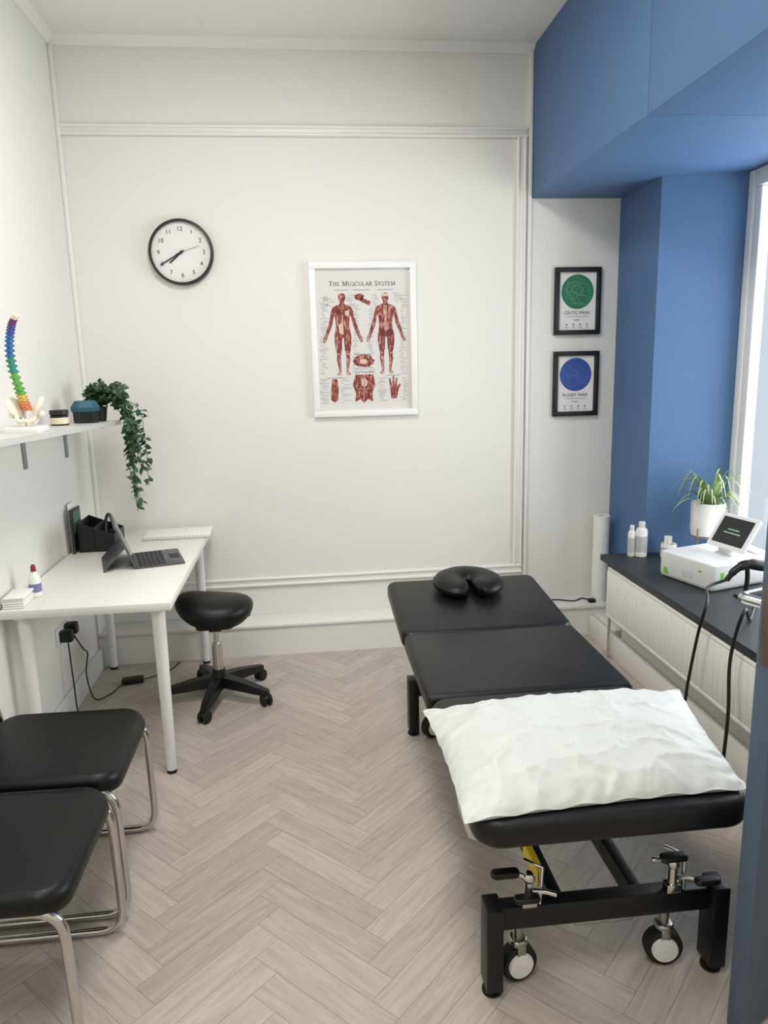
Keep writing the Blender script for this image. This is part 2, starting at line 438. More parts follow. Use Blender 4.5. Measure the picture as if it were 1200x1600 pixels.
st(MB().bx(XL, XL+.022, YB-.022, YB, .185, ZC-.03, .005).build('trim_7', mTrim))

# window
w = stE('window_1', (2.23, 2.77, .575))
fb = MB()
fb.bx(2.195, 2.27, 3.55, 3.598, .575, ZS, .006).bx(2.195, 2.27, 1.93, 2.0, .575, ZS, .006)
fb.bx(2.195, 2.27, 2.0, 3.55, .575, .65, .006).bx(2.195, 2.27, 2.0, 3.55, 2.40, ZS, .006)
fb.bx(2.20, 2.265, 2.74, 2.80, .65, 2.40, .006)
fb.bx(2.205, 2.26, 3.50, 3.55, .65, 2.40, .008).bx(2.205, 2.26, 2.80, 2.85, .65, 2.40, .008)
fb.build('window_frame', mWP, w, world=True)
MB().bx(2.228, 2.234, 2.0, 3.55, .65, 2.40).build('pane', mGlass, w, world=True)
MB().prism([(1.56, 1.935), (2.22, 1.935), (2.22, 3.597), (2.2, 3.597), (1.803, 3.698), (1.56, 3.705)], .545, .575).build('window_sill', mSill, w, world=True)

# door (ajar leaf at the right)
E = Vector((.965, 1.426)); Hg = Vector((1.6, 1.72)); dl = (E-Hg); LW = dl.length
d = stE('door_1', (Hg.x, Hg.y, 0), math.atan2(dl.y, dl.x))
leaf = MB().bx(.015, LW, 0, .044, .008, 2.0, .002).build('leaf', mBlueShade, d)
MB().bx(LW-.0005, LW+.0015, .006, .030, .95, 1.14, .0005).build('lock_plate', mBronze, d)
hb = MB(); hb.lathe([(.027, 0), (.027, .008), (.02, .012)], Matrix.Translation((LW-.04, 0, 1.075)) @ Matrix.Rotation(PI/2, 4, 'X'), 24)
hb.tube(fillet([(LW-.04, -.004, 1.075), (LW-.04, -.072, 1.075), (LW-.16, -.075, 1.068)], .02), .0125, 14)
hb.build('door_handle', mChr, d)

# ------------------------------------------------------------------ wall clock
p = on_y(284, 395, YB)
ck = thing('wall_clock', 'round black-rimmed wall clock with white dial reading about twenty to eight', 'clock', (p.x, YB, p.z))
R = .167
MB().lathe([(R-.014, 0), (R, 0), (R, .03), (R-.005, .042), (R-.011, .043), (R-.014, .036)], WM, 64, closed=True).build('rim', mFrmB, ck)
MB().lathe([(R-.013, .004), (R-.013, .018)], WM, 64).build('dial', mClockF, ck)
for h in range(1, 13):
    a = PI/2-h*PI/6
    nb = MB(); nb.mesh(txt(str(h), size=.031), WM @ Matrix.Translation((.117*math.cos(a), .117*math.sin(a), .0188)))
    nb.build('numeral', mInk, ck, smooth=False, recalc=False)
tk = []
for k in range(60):
    a = k*PI/30; l = .008
    tk.append(line(.142*math.cos(a), .142*math.sin(a), (.142+l)*math.cos(a), (.142+l)*math.sin(a), .0012))
art('minute_marks', mInkG, ck, tk, .0186)
def hand(name, ang, l, back, w0, mat, dep):
    a = PI/2-math.radians(ang); c, s_ = math.cos(a), math.sin(a)
    MB().prism(line(-c*back, -s_*back, c*l, s_*l, w0), dep, dep+.0012, WM).build(name, mat, ck)
hand('hour_hand', 229, .082, .012, .0075, mInk, .022)
hand('minute_hand', 240, .128, .018, .006, mInk, .025)
hand('second_hand', 72, .10, .03, .0018, mInk, .028)
MB().lathe([(.007, .018), (.007, .031), (.002, .032)], WM, 16).build('hub', mInk, ck)

# ------------------------------------------------------------------ anatomy poster
p = on_y(569, 532, YB)
po = thing('framed_poster', 'large white-framed anatomy chart of red muscle figures on the back wall', 'poster', (p.x, YB, p.z))
PWd, PHt, fwid = .585, .83, .034
fb = MB()
for x0, x1, z0, z1 in ((-PWd/2, PWd/2, PHt/2-fwid, PHt/2), (-PWd/2, PWd/2, -PHt/2, -PHt/2+fwid), (-PWd/2, -PWd/2+fwid, -PHt/2+fwid, PHt/2-fwid), (PWd/2-fwid, PWd/2, -PHt/2+fwid, PHt/2-fwid)):
    fb.bx(x0, x1, -.028, 0, z0, z1, .003)
fb.build('frame', mFrmW, po)
MB().bx(-PWd/2+.02, PWd/2-.02, -.010, -.002, -PHt/2+.02, PHt/2-.02).build('print', mPrint, po)
K = .00357
def q(px, py): return ((px-567-(py-430)*.03)*K, -(py-532)*K)
DP = .0105
tx, ty = q(567, 447)
art('title_lettering', mInk, po, [[(x+tx, y+ty) for x, y in pl_] for pl_ in serif_line(('THE', 'MUSCULAR', 'SYSTEM'), .365)], DP)
half = [(0, 1.0), (.03, .992), (.045, .965), (.043, .93), (.028, .893), (.03, .868), (.075, .852), (.115, .832), (.137, .79), (.15, .72), (.168, .65), (.195, .57), (.222, .49), (.245, .455), (.25, .41), (.225, .40), (.205, .44), (.185, .49), (.152, .56), (.125, .63), (.112, .70), (.10, .745), (.09, .68), (.083, .61), (.092, .55), (.105, .49), (.106, .40), (.09, .30), (.078, .265), (.086, .20), (.066, .09), (.058, .045), (.085, .012), (.08, 0), (.035, 0), (.032, .05), (.034, .2), (.028, .27), (.016, .44), (0, .465)]
def figure(name, cx, cy0, cy1, back):
    xc, y1 = q(cx, cy0); _, y0 = q(cx, cy1); H = y1-y0
    T = lambda pts: [(xc+x*H*1.0, y0+y*H) for x, y in pts]
    pts = T(half+[(-x, y) for x, y in reversed(half[1:-1])])
    f = art(name, mMus, po, [pts], DP)
    dark, lt = [], []
    for s in (-1, 1):
        S = lambda L_: T([(x*s, y) for x, y in L_])
        dark += [S([(.012, .45), (.02, .30), (.03, .30), (.03, .45)]), S([(.10, .80), (.112, .72), (.105, .72), (.094, .79)]), S([(.06, .26), (.075, .25), (.05, .24), (.035, .25)]), S([(.055, .47), (.07, .30), (.063, .30), (.047, .46)])]
        lt += [S([(.05, .27), (.065, .27), (.062, .245), (.05, .245)]), S([(.045, .2), (.052, .2), (.05, .05), (.044, .05)]), S([(.19, .52), (.197, .52), (.228, .45), (.22, .45)]), S([(.04, .03), (.06, .03), (.07, .008), (.04, .008)]), S([(.222, .455), (.238, .445), (.238, .415), (.225, .42)])]
        if not back:
            dark += [S([(.012, .80), (.08, .81), (.09, .77), (.05, .745), (.014, .76)])]
            lt += [S([(.006, .965), (.02, .965), (.02, .955), (.006, .955)])]
        else:
            dark += [S([(.008, .55), (.075, .56), (.09, .50), (.06, .465), (.01, .47)])]
            lt += [S([(.005, .85), (.013, .85), (.012, .6), (.02, .56), (.005, .52)]), S([(.03, .70), (.06, .75), (.064, .745), (.035, .69)])]
    if not back: lt += [T([(-.006, .74), (.006, .74), (.01, .5), (-.01, .5)]), T([(-.055, .62), (-.01, .64), (-.01, .5), (-.04, .52)]), T([(.03, .78), (.09, .80), (.085, .73), (.05, .72)])]
    else: lt += [T([(-.04, .99), (.04, .99), (.043, .955), (-.043, .955)])]
    art('muscle_shading', mMusD, f, dark, DP+.0004); art('tendon_marks', mTendon, f, lt, DP+.0006)
figure('front_figure', 535, 461, 584, False)
figure('back_figure', 602, 461, 583, True)
def blob(px, py, w, h, n=14, sd=0, jag=.15):
    rr = random.Random(sd); x, y = q(px, py)
    return [(x+w*K/2*math.cos(2*PI*i/n)*(1+rr.uniform(-jag, jag)), y+h*K/2*math.sin(2*PI*i/n)*(1+rr.uniform(-jag, jag))) for i in range(n)]
art('shoulder_study', mMus, po, [blob(562, 467, 16, 10, sd=1), [q(566, 468), q(580, 474), q(578, 480), q(563, 473)]], DP)
art('pelvis_study', mMus, po, [blob(569, 563, 32, 20, sd=2, jag=.1)], DP)
art('trunk_study', mMus, po, [[q(x, y) for x, y in ((556, 584), (584, 584), (588, 600), (583, 612), (584, 626), (576, 622), (570, 628), (564, 622), (556, 626), (557, 612), (552, 600))]], DP)
art('study_details', mTendon, po, [blob(569, 564, 12, 8, sd=3), blob(570, 596, 9, 14, sd=4), line(*q(570, 584), *q(570, 622), .003), line(*q(560, 606), *q(580, 606), .002)], DP+.0004)
art('foot_study', mMus, po, [[q(x, y) for x, y in ((520, 590), (528, 590), (530, 604), (529, 622), (524, 626), (518, 622), (518, 606))]], DP)
hand_p = [q(x, y) for x, y in ((613, 622), (622, 622), (624, 610), (628, 600), (626, 599), (622, 604), (622, 590), (620, 590), (618, 602), (617, 587), (615, 587), (614, 602), (611, 590), (609, 591), (611, 606))]
art('hand_study', mMus, po, [hand_p], DP)
rr = random.Random(5); bars = []
for x0, x1, y0, y1 in ((500, 516, 468, 582), (551, 563, 482, 582), (575, 587, 484, 582), (624, 637, 470, 585), (500, 516, 590, 627), (532, 551, 588, 627), (590, 607, 590, 627), (629, 639, 590, 626), (556, 590, 573, 582), (540, 562, 464, 482), (583, 593, 464, 484), (504, 526, 466, 480), (612, 637, 462, 476)):
    yy = y0
    while yy < y1:
        a = rr.uniform(x0, x0+(x1-x0)*.4); e_ = rr.uniform(a+3, x1)
        bars.append(line(*q(a, yy), *q(e_, yy), .0024)); yy += rr.choice((2.2, 2.6, 3.4))
for cx, cy, wv in ((535, 456.5, 22), (565, 456.5, 26), (602, 456.5, 24), (524, 588, 22), (570, 580, 30), (616, 586, 22), (568, 553, 26)):
    bars.append(line(*q(cx-wv/2, cy), *q(cx+wv/2, cy), .0035))
art('caption_lines', mInkG, po, bars, DP)

# ------------------------------------------------------------------ framed maps
def map_frame(px, py, name_txt, label, mDisc, mLn, seed):
    p = on_y(px, py, YB)
    t = thing('framed_print', label, 'picture', (p.x, YB, p.z), 0, 'small black framed map prints')
    W_, H_, f_ = .268, .368, .026
    b = MB()
    for x0, x1, z0, z1 in ((-W_/2, W_/2, H_/2-f_, H_/2), (-W_/2, W_/2, -H_/2, -H_/2+f_), (-W_/2, -W_/2+f_, -H_/2+f_, H_/2-f_), (W_/2-f_, W_/2, -H_/2+f_, H_/2-f_)):
        b.bx(x0, x1, -.026, 0, z0, z1, .002)
    b.build('frame', mFrmB, t)
    MB().bx(-W_/2+.015, W_/2-.015, -.010, -.002, -H_/2+.015, H_/2-.015).build('print', mPaper, t)
    cy = .052; rd = .094
    disc = art('map_disc', mDisc, t, [circ(0, cy, rd, 48)], .0105)
    rr = random.Random(seed); ls = []
    for k in range(16):
        a = rr.uniform(0, 2*PI); o = rr.uniform(-.8, .8)*rd; hl = math.sqrt(rd*rd-o*o)*.97
        c, s_ = math.cos(a), math.sin(a)
        f0, f1 = rr.uniform(.2, 1), rr.uniform(.2, 1)
        ls.append(line(-s_*o-c*hl*f0, cy+c*o-s_*hl*f0, -s_*o+c*hl*f1, cy+c*o+s_*hl*f1, rr.choice((.0008, .0008, .0014))))
    for rad in (.018, .036, .06):
        ox, oy = rr.uniform(-.015, .015), rr.uniform(-.015, .015)
        for i in range(20):
            a0, a1 = 2*PI*i/20, 2*PI*(i+1)/20
            ls.append(line(ox+rad*math.cos(a0), cy+oy+rad*math.sin(a0), ox+rad*math.cos(a1), cy+oy+rad*math.sin(a1), .0008))
    art('street_lines', mLn, disc, ls, .0108)
    b = MB(); b.mesh(txt(name_txt, .150), WM @ Matrix.Translation((0, -.064, .0107))); b.build('lettering', mInk, t, smooth=False, recalc=False)
    sm = [line(-.065, -.084, .065, -.084, .003), line(-.018, -.102, .018, -.102, .005)]
    for k in range(4):
        x = -.06+k*.04
        sm += [circ(x, -.128, .006, 10), line(x-.012, -.141, x+.012, -.141, .0025), line(x-.009, -.147, x+.009, -.147, .002)]
    art('small_print', mInkG, t, sm, .0105)
map_frame(901, 471, 'CELTIC PARK', 'black-framed print with a green circular street map, the upper of two', mGreenMap, mMapLine, 11)
map_frame(898, 599.5, 'RUGBY PARK', 'black-framed print with a blue circular street map, the lower of two', mBlueMap, mMapLine2, 12)

# ------------------------------------------------------------------ treatment table
TX = .71
tt = thing('treatment_table', 'long black padded treatment couch on a black wheeled steel base', 'treatment table', (TX, 2.35, 0))
def section(name, y0, y1, wid, M=I4, r=.03, e=.022):
    return MB().slab(wid, y1-y0, r, pad_prof(.475, .55, e, 5), Matrix.Translation((TX, (y0+y1)/2, 0)) if M is I4 else M).build(name, mVinyl, tt, world=True)
section('foot_section', 1.51, 2.197, .70, r=.07)
section('middle_section', 2.20, 2.772, .70, r=.015)
hang = math.radians(5.0)
MH = Matrix.Translation((TX, 2.776, .475)) @ Matrix.Rotation(hang, 4, 'X') @ Matrix.Translation((0, .29, -.475))
section('head_section', 0, .58, .71, M=MH, r=.045)
b = MB()
for x in (TX-.22, TX+.22): b.bx(x-.02, x+.02, 1.66, 3.2, .435, .474, .004)
for y in (1.70, 2.18, 2.74, 3.15): b.bx(TX-.24, TX+.24, y-.018, y+.018, .438, .472, .004)
b.build('top_frame', mBlk, tt, world=True)
b = MB()
for yc in (1.615, 2.98): b.bx(.40, 1.045, yc-.022, yc+.022, .185, .25, .005)
for x in (.60, .82): b.bx(x-.018, x+.018, 1.63, 2.97, .19, .245, .004)
b.build('base_frame', mBlk, tt, world=True)
b = MB()
for x in (.625, .795):
    for y0, z0, y1, z1 in ((1.95, .23, 2.45, .45), (2.45, .23, 2.9, .45)):
        Mx = Matrix.Translation((x, (y0+y1)/2, (z0+z1)/2)) @ Matrix.Rotation(math.atan2(z1-z0, y1-y0), 4, 'X')
        b.box((0, 0, 0), (.025, math.hypot(y1-y0, z1-z0), .045), .004, Mx)
b.bx(.60, .82, 2.40, 2.50, .40, .44, .004)
b.cyl((.71, 2.0, .24), (.71, 2.5, .42), .03)
b.build('lift_arm', mBlk, tt, world=True)
for x in (.422, 1.025):
    for yc in (1.605, 2.985):
        l = MB().bx(x-.022, x+.022, yc-.035, yc+.035, .022, .262, .004).build('leg', mBlk, tt, world=True)
        MB().cyl((x, yc, 0), (x, yc, .008), .026).cyl((x, yc, .008), (x, yc, .024), .016).build('foot_pad', mRub, l, world=True)
def castor(x, y, turn):
    Rz = Matrix.Translation((x, y, 0)) @ Matrix.Rotation(math.radians(turn), 4, 'Z')
    wr = .051; oz = wr
    c = MB().cyl((x, y, .118), (x, y, .188), .013, n=14)
    c.slab(.05, .05, .02, pad_prof(.104, .124, .008), Rz)
    c.bx(-.012, .012, .021, .026, .05, .112, .002, Rz).bx(-.012, .012, -.026, -.021, .05, .112, .002, Rz)
    c = c.build('castor', mSteel, tt, world=True)
    RX = Rz @ Matrix.Translation((0, 0, oz)) @ Matrix.Rotation(PI/2, 4, 'X')
    MB().lathe([(.036, -.020), (.047, -.020), (.051, -.014), (.051, .014), (.047, .020), (.036, .020)], RX, 32, closed=True).build('tyre', mRub, c, world=True)
    MB().lathe([(.0365, -.018), (.034, -.027), (.014, -.029), (.002, -.0292), (.002, .0292), (.014, .029), (.034, .027), (.0365, .018)], RX, 32).build('wheel', mWP, c, world=True)
castor(.50, 1.64, 12); castor(.905, 1.64, -8)
castor(.50, 2.945, 30); castor(.905, 2.945, 5)
def pedal(x, sgn):
    b = MB()
    b.cyl((x, 1.60, .25), (x, 1.60, .325), .012, n=12); b.ball((x, 1.60, .33), .017)
    b.bx(x-.02, x+.02, 1.585, 1.615, .25, .275, .004)
    b.tube([(x, 1.60, .325), (x-.035, 1.60, .345), (x-.06, 1.60, .345)], .007)
    b.tube([(x, 1.60, .29), (x+.045, 1.60, .283), (x+.07, 1.585, .283)], .007)
    b.tube([(x+.03, 1.60, .25), (x+.045, 1.63, .33), (x+.005, 1.66, .335)], .006)
    p_ = b.build('brake_lever', mChr, tt, world=True)
    MB().slab(.075, .03, .014, pad_prof(.338, .356, .007), Matrix.Translation((x-.062 if sgn < 0 else x+.0, 1.60, 0))).build('lever_pad', mPlas, p_, world=True)
    MB().slab(.07, .03, .014, pad_prof(.276, .292, .007), Matrix.Translation((x-.01 if sgn < 0 else x+.085, 1.58, 0))).build('lever_pad', mPlas, p_, world=True)
pedal(.515, -1); pedal(.90, 1)
MB().bx(.5790, .5815, 1.72, 1.86, .20, .246).bx(.5790, .597, 1.72, 1.86, .2451, .2466).build('warning_sticker', mYel, tt, world=True)
MB().slab(.10, .16, .02, pad_prof(.415, .455, .01), Matrix.Translation((.42, 1.72, 0))).build('control_box', mGreyL, tt, world=True)
MB().bx(.64, .80, 1.60, 1.66, .17, .184, .004).build('foot_bar', mSteel, tt, world=True)

# face cushion
fc = Vector((TX+.005, 3.19, .6225))
pts, rad = [], []
for i in range(49):
    a = math.radians(-79+338*i/48)
    pts.append((.088*math.cos(a), .092*math.sin(a), 0))
    e_ = min(i, 48-i)/4.0; rad.append(.074*(.35+.65*math.sqrt(max(.0, 1-(1-min(1, e_))**2))))
b = MB().tube(pts, rad, 18)
b.bm.transform(Matrix.Translation(fc) @ Matrix.Rotation(hang, 4, 'X') @ Matrix.Diagonal((1, 1, .46, 1)))
tag(b.build('face_cushion', mVinylS, loc=(fc.x, fc.y, .59)), 'black horseshoe face cushion lying on the head end of the couch', 'cushion')

# pillow
def make_pillow():
    C = [Vector((.33, 1.515)), Vector((1.056, 1.55)), Vector((1.165, 2.10)), Vector((.325, 2.09))]
    NX, NY = 132, 100; b = bmesh.new(); top, bot = [], []
    def ridge(x, y, zz): return (1-abs(noise.noise(Vector((x, y, zz)))))**9
    for j in range(NY+1):
        t = -1+2*j/NY; rt, rb = [], []
        for i in range(NX+1):
            s = -1+2*i/NX
            s2 = s*(1-.03*(1-t*t)); t2 = t*(1-.045*(1-s*s))
            u, v = (s2+1)/2, (t2+1)/2
            p_ = C[0]*(1-u)*(1-v)+C[1]*u*(1-v)+C[2]*u*v+C[3]*(1-u)*v
            h = max(0, (1-abs(s)**2.8)*(1-abs(t)**2.5))**.6
            nz = noise.fractal(Vector((p_.x*4, p_.y*5, 1.3)), 1, 2, 3)
            wx = p_.x+.05*noise.noise(Vector((p_.x*4, p_.y*4, 7))); wy = p_.y+.05*noise.noise(Vector((p_.x*4, p_.y*4, 9)))
            cr1 = ridge(wx*4+wy*3, wy*3-wx*2, 4.1); cr2 = ridge(wx*3-wy*6, wx*4+wy*3, 8.7); cr3 = ridge(wx*9+wy*4, wy*8-wx*3, 2.2); cr4 = ridge(wx*15-wy*7, wy*13+wx*5, 5.2)
            edge = 1-max(abs(s), abs(t))
            zt = .558+.096*h + h**.4*(nz*.009) + h**.5*(.008*cr1+.008*cr2+.006*cr3+.0032*cr4-.010)
            if edge < .3:
                ph = (s if abs(t) > abs(s) else t)*30
                zt += .004*math.sin(ph+nz*6)*(1-edge/.3)*min(1, edge/.05)
            zb = .5535
            zt = max(zt, .556)
            if i in (0, NX) or j in (0, NY): zt = .5605+.004*math.sin((s+t)*20); zb = zt
            rt.append(b.verts.new((p_.x, p_.y, zt)))
            rb.append(rt[-1] if (i in (0, NX) or j in (0, NY)) else b.verts.new((p_.x, p_.y, zb)))
        top.append(rt); bot.append(rb)
    for j in range(NY):
        for i in range(NX):
            b.faces.new((top[j][i], top[j][i+1], top[j+1][i+1], top[j+1][i]))
            try: b.faces.new((bot[j][i], bot[j+1][i], bot[j+1][i+1], bot[j][i+1]))
            except ValueError: pass
    mb = MB(); mb.bm.free(); mb.bm = b
    o = mb.build('pillow', mPillow, loc=(.71, 1.78, .5535))
    tag(o, 'large white wipe-clean pillow lying across the near end of the couch', 'pillow')
make_pillow()

# ------------------------------------------------------------------ desk
dk = thing('desk', 'white rectangular table desk with tapered round legs against the left wall', 'desk', (-.855, 3.44, 0))
MB().bx(-1.168, -.54, 2.765, 4.12, .706, .74, .004).build('tabletop', mDesk, dk, world=True)
for x in (-1.10, -.60):
    for y in (2.82, 3.95):
        l = MB().cyl((x, y, .015), (x, y, .70), .020, .027).cyl((x, y, .696), (x, y, .7055), .042).build('leg', mDLeg, dk, world=True)
        MB().cyl((x, y, 0), (x, y, .016), .0195).build('foot', mRub, l, world=True)

# ------------------------------------------------------------------ saddle stool
sx, sy = -.475, 3.49
so = thing('saddle_stool', 'black saddle-seat stool with chrome column and five-castor base beside the desk', 'stool', (sx, sy, 0))
b = MB(); Rg = []
for s_, z in ((.02, .052), (.3, .053), (.55, .054), (.75, .050), (.88, .041), (.96, .028), (1.0, .010), (.99, -.010), (.94, -.032), (.82, -.056), (.64, -.072), (.44, -.080), (.25, -.082)):
    ring = []
    for k in range(44):
        a = 2*PI*k/44; ca, sa = math.cos(a), math.sin(a)
        x = .186*s_*math.copysign(abs(ca)**.88, ca)*(1+.05*sa); y = .165*s_*math.copysign(abs(sa)**.9, sa)
        ring.append((x, y, .478+z-1.0*y*y+.2*x*x-.10*x))
    Rg.append(ring)
b.rings(Rg)
b.build('seat', mVinylS, so)
MB().slab(.18, .13, .03, pad_prof(.375, .40, .006)).bx(-.03, .03, -.03, .03, .355, .385, .004).tube([(.03, 0, .375), (.12, .08, .385), (.16, .1, .388)], .006).build('tilt_bracket', mPlas, so)
MB().cyl((0, 0, .22), (0, 0, .365), .014).cyl((0, 0, .10), (0, 0, .29), .026).build('gas_column', mChr, so)
b = MB(); b.lathe([(.036, .06), (.05, .075), (.05, .105), (.034, .135), (.030, .155)], n=24)
ang = [math.radians(-100+72*k) for k in range(5)]
for a in ang:
    RZ = Matrix.Rotation(a, 4, 'Z')
    b.rings([[RZ @ Vector(v) for v in ((x, -wd, zb), (x, wd, zb), (x, wd*.75, zt), (x, -wd*.75, zt))] for x, wd, zb, zt in ((.03, .034, .07, .122), (.13, .029, .064, .110), (.235, .023, .056, .088), (.275, .016, .056, .080))])
b.build('star_base', mPlas, so)
for a in ang:
    x, y = .262*math.cos(a), .262*math.sin(a)
    c = MB().cyl((x, y, .045), (x, y, .062), .008, n=10).ball((x, y, .042), (.026, .026, .014)).build('castor', mPlas, so)
    th = a+random.uniform(-.9, .9)
    for s_ in (-1, 1):
        MB().lathe([(.004, -.009), (.025, -.009), (.029, -.004), (.029, .004), (.025, .009), (.004, .009)], Matrix.Translation((x, y, .029)) @ Matrix.Rotation(th, 4, 'Z') @ Matrix.Translation((0, s_*.015, 0)) @ Matrix.Rotation(PI/2, 4, 'X'), 20).build('wheel', mRub, c)

# ------------------------------------------------------------------ cantilever chairs
ch = thing('visitor_chair', 'black padded chrome cantilever chair nearest the desk', 'chair', (-.85, 2.22, 0), 0, 'chrome cantilever visitor chairs')
def side(y): return [(-.285, y, .84), (-.225, y, .50), (-.21, y, .425), (.255, y, .425), (.262, y, .0135), (-.26, y, .0135)]
yy = .21
A = fillet(side(-yy), .075, 8); B_ = fillet(side(yy), .075, 8)
low = fillet([A[-1]+Vector((.06, 0, 0)), A[-1], B_[-1], B_[-1]+Vector((.06, 0, 0))], .05, 8)
MB().tube(A[:-1]+low+list(reversed(B_[:-1])), .0125, 12).build('frame', mChr, ch)
b = MB()
pr = pad_prof(.418, .482, .026, 5)
b.slab(.475, .455, .07, pr, Matrix.Translation((.03, 0, 0)))
for v in b.bm.verts:
    if v.co.x > .14: v.co.z -= (v.co.x-.14)**2*1.2
b.build('seat', mVinylS, ch)
MBk = Matrix.Translation((-.255, 0, .69)) @ Matrix.Rotation(math.radians(-10), 4, 'Y') @ Matrix.Rotation(PI/2, 4, 'Y')
MB().slab(.30, .40, .05, pad_prof(-.022, .022, .018, 4), MBk).build('backrest', mVinylS, ch)
for x in (-.12, .16): MB().cyl((x, -yy, .42), (x, yy, .42), .008, n=10).build('cross_rail', mChr, ch)
dup(ch, (-.85, 1.735, 0), 'black padded chrome cantilever chair nearest the camera, cut by the left edge')

# ------------------------------------------------------------------ shelf and its things
def SZf(y): return 1.363+(3.87-y)*.034
sh = thing('wall_shelf', 'pale grey wall shelf on metal brackets above the desk', 'shelf', (XL, 3.0, SZf(3.0)-.022))
MB().rings([[(x, y, SZf(y)+dz) for x, dz in ((XL+.001, -.022), (-.935, -.022), (-.935, 0), (XL+.001, 0))] for y in (2.1, 3.93)]).build('board', mShelf, sh, world=True)
for px, py in ((42, 720), (105, 690)):
    y = on_x(px, py, XL+.012).y; z = SZf(y)
    MB().bx(XL+.001, XL+.010, y-.015, y+.015, z-.17, z-.024, .002).bx(XL+.004, XL+.19, y-.012, y+.012, z-.033, z-.0227, .002).build('bracket', mBrk, sh, world=True)

# spine model
sp = thing('spine_model', 'small multicoloured anatomical spine and pelvis model on the wall shelf', 'spine model', (-1.022, 2.86, SZf(2.86)))
MB().slab(.13, .11, .01, pad_prof(0, .022, .004)).build('base', mWP, sp)
MB().cyl((0, 0, .022), (0, 0, .10), .004, n=10).build('rod', mChr, sp)
SXO = .012
cz = [(-.002, 0, .085), (-.008, -.01, .12), (-.016, -.012, .16), (-.030, -.008, .222), (-.038, 0, .278), (-.034, 0, .33), (-.024, -.004, .368), (-.014, -.008, .394), (.0, -.01, .416)]
cp = spline([(x+SXO, y, z) for x, y, z in cz], 10)
regs = [('sacrum', (222, 140, 96), 0, .10), ('lumbar_vertebrae', (200, 182, 84), .10, .20), ('lumbar_vertebrae', (96, 160, 74), .20, .36), ('thoracic_vertebrae', (46, 132, 120), .36, .50), ('thoracic_vertebrae', (38, 104, 160), .50, .70), ('thoracic_vertebrae', (70, 74, 148), .70, .80), ('cervical_vertebrae', (104, 52, 112), .80, .94), ('skull_base', (232, 214, 188), .94, 1.0)]
tot = len(cp)-1
for nm, colr, f0, f1 in regs:
    mm = pm('spine_'+nm, colr, .45, var=.08)
    b = MB(); k0, k1 = f0*24, f1*24; k = math.ceil(k0)
    core = []
    for kk in range(9):
        f = (f0+(f1-f0)*kk/8)*tot; i = min(int(f), tot-1); core.append(cp[i].lerp(cp[i+1], f-i))
    b.tube(core, .0125-.005*f0, 12)
    while k < k1 or (nm == 'skull_base' and k <= 24):
        f = k/24*tot; i = min(int(f), tot-1); c = cp[i].lerp(cp[i+1], f-i)
        rr_ = .0165-.0065*(k/24)
        Mv = Matrix.Translation(c)
        b.lathe([(rr_*.7, -.0066), (rr_, -.0058), (rr_*.9, 0), (rr_, .0058), (rr_*.7, .0066)], Mv, 14)
        b.box((0, 0, 0), (rr_*2.7, .008, .007), .002, Mv)
        b.box((rr_*-.3, rr_*1.3, -.004), (.004, rr_*1.9, .007), .0015, Mv)
        b.box((0, -rr_*1.2, .0), (.006, rr_*.9, .006), .0015, Mv)
        k += 1
    b.build(nm, mm, sp)
b = MB()
for s_ in (-1, 1):
    Mx = Matrix.Translation((s_*.040, -.005, .092)) @ Matrix.Rotation(s_*math.radians(30), 4, 'Y') @ Matrix.Rotation(s_*math.radians(20), 4, 'Z')
    b.ball((0, 0, 0), (.014, .040, .042), Mx)
    b.tube(spline([(s_*.032, -.02, .07), (s_*.03, -.03, .05), (s_*.012, -.038, .042), (0, -.04, .046)], 5), .008, 8)
    b.tube(spline([(s_*.032, .0, .068), (s_*.03, -.008, .045), (s_*.022, -.028, .038)], 5), .009, 8)
    b.ball((s_*.05, -.012, .066), .014)
b.bm.transform(Matrix.Translation((SXO, 0, 0)))
b.build('pelvis', mBone, sp)

p = on_z(94, 664, SZf(3.37))
jr = thing('jar', 'small black-lidded jar with a cream label on the wall shelf', 'jar', (p.x, p.y, SZf(p.y)))
MB().lathe([(.034, 0), (.038, .004), (.038, .044), (.034, .048)], n=28).build('body', mPlas, jr)
MB().lathe([(.0386, .008), (.0386, .036)], n=28).build('label_band', mLab, jr)
MB().lathe([(.036, .048), (.040, .049), (.040, .066), (.037, .069)], n=28).build('lid', mFrmB, jr)
tn = thing('storage_tin', 'dark teal angular tin on the wall shelf beside the trailing plant', 'tin', (-1.03, 3.66, SZf(3.66)), .3)
MB().lathe([(.052, 0), (.056, .004), (.058, .055)], n=6).build('body', mPlas, tn)
MB().lathe([(.063, .055), (.066, .075), (.046, .105)], n=6).build('lid', mTeal, tn)

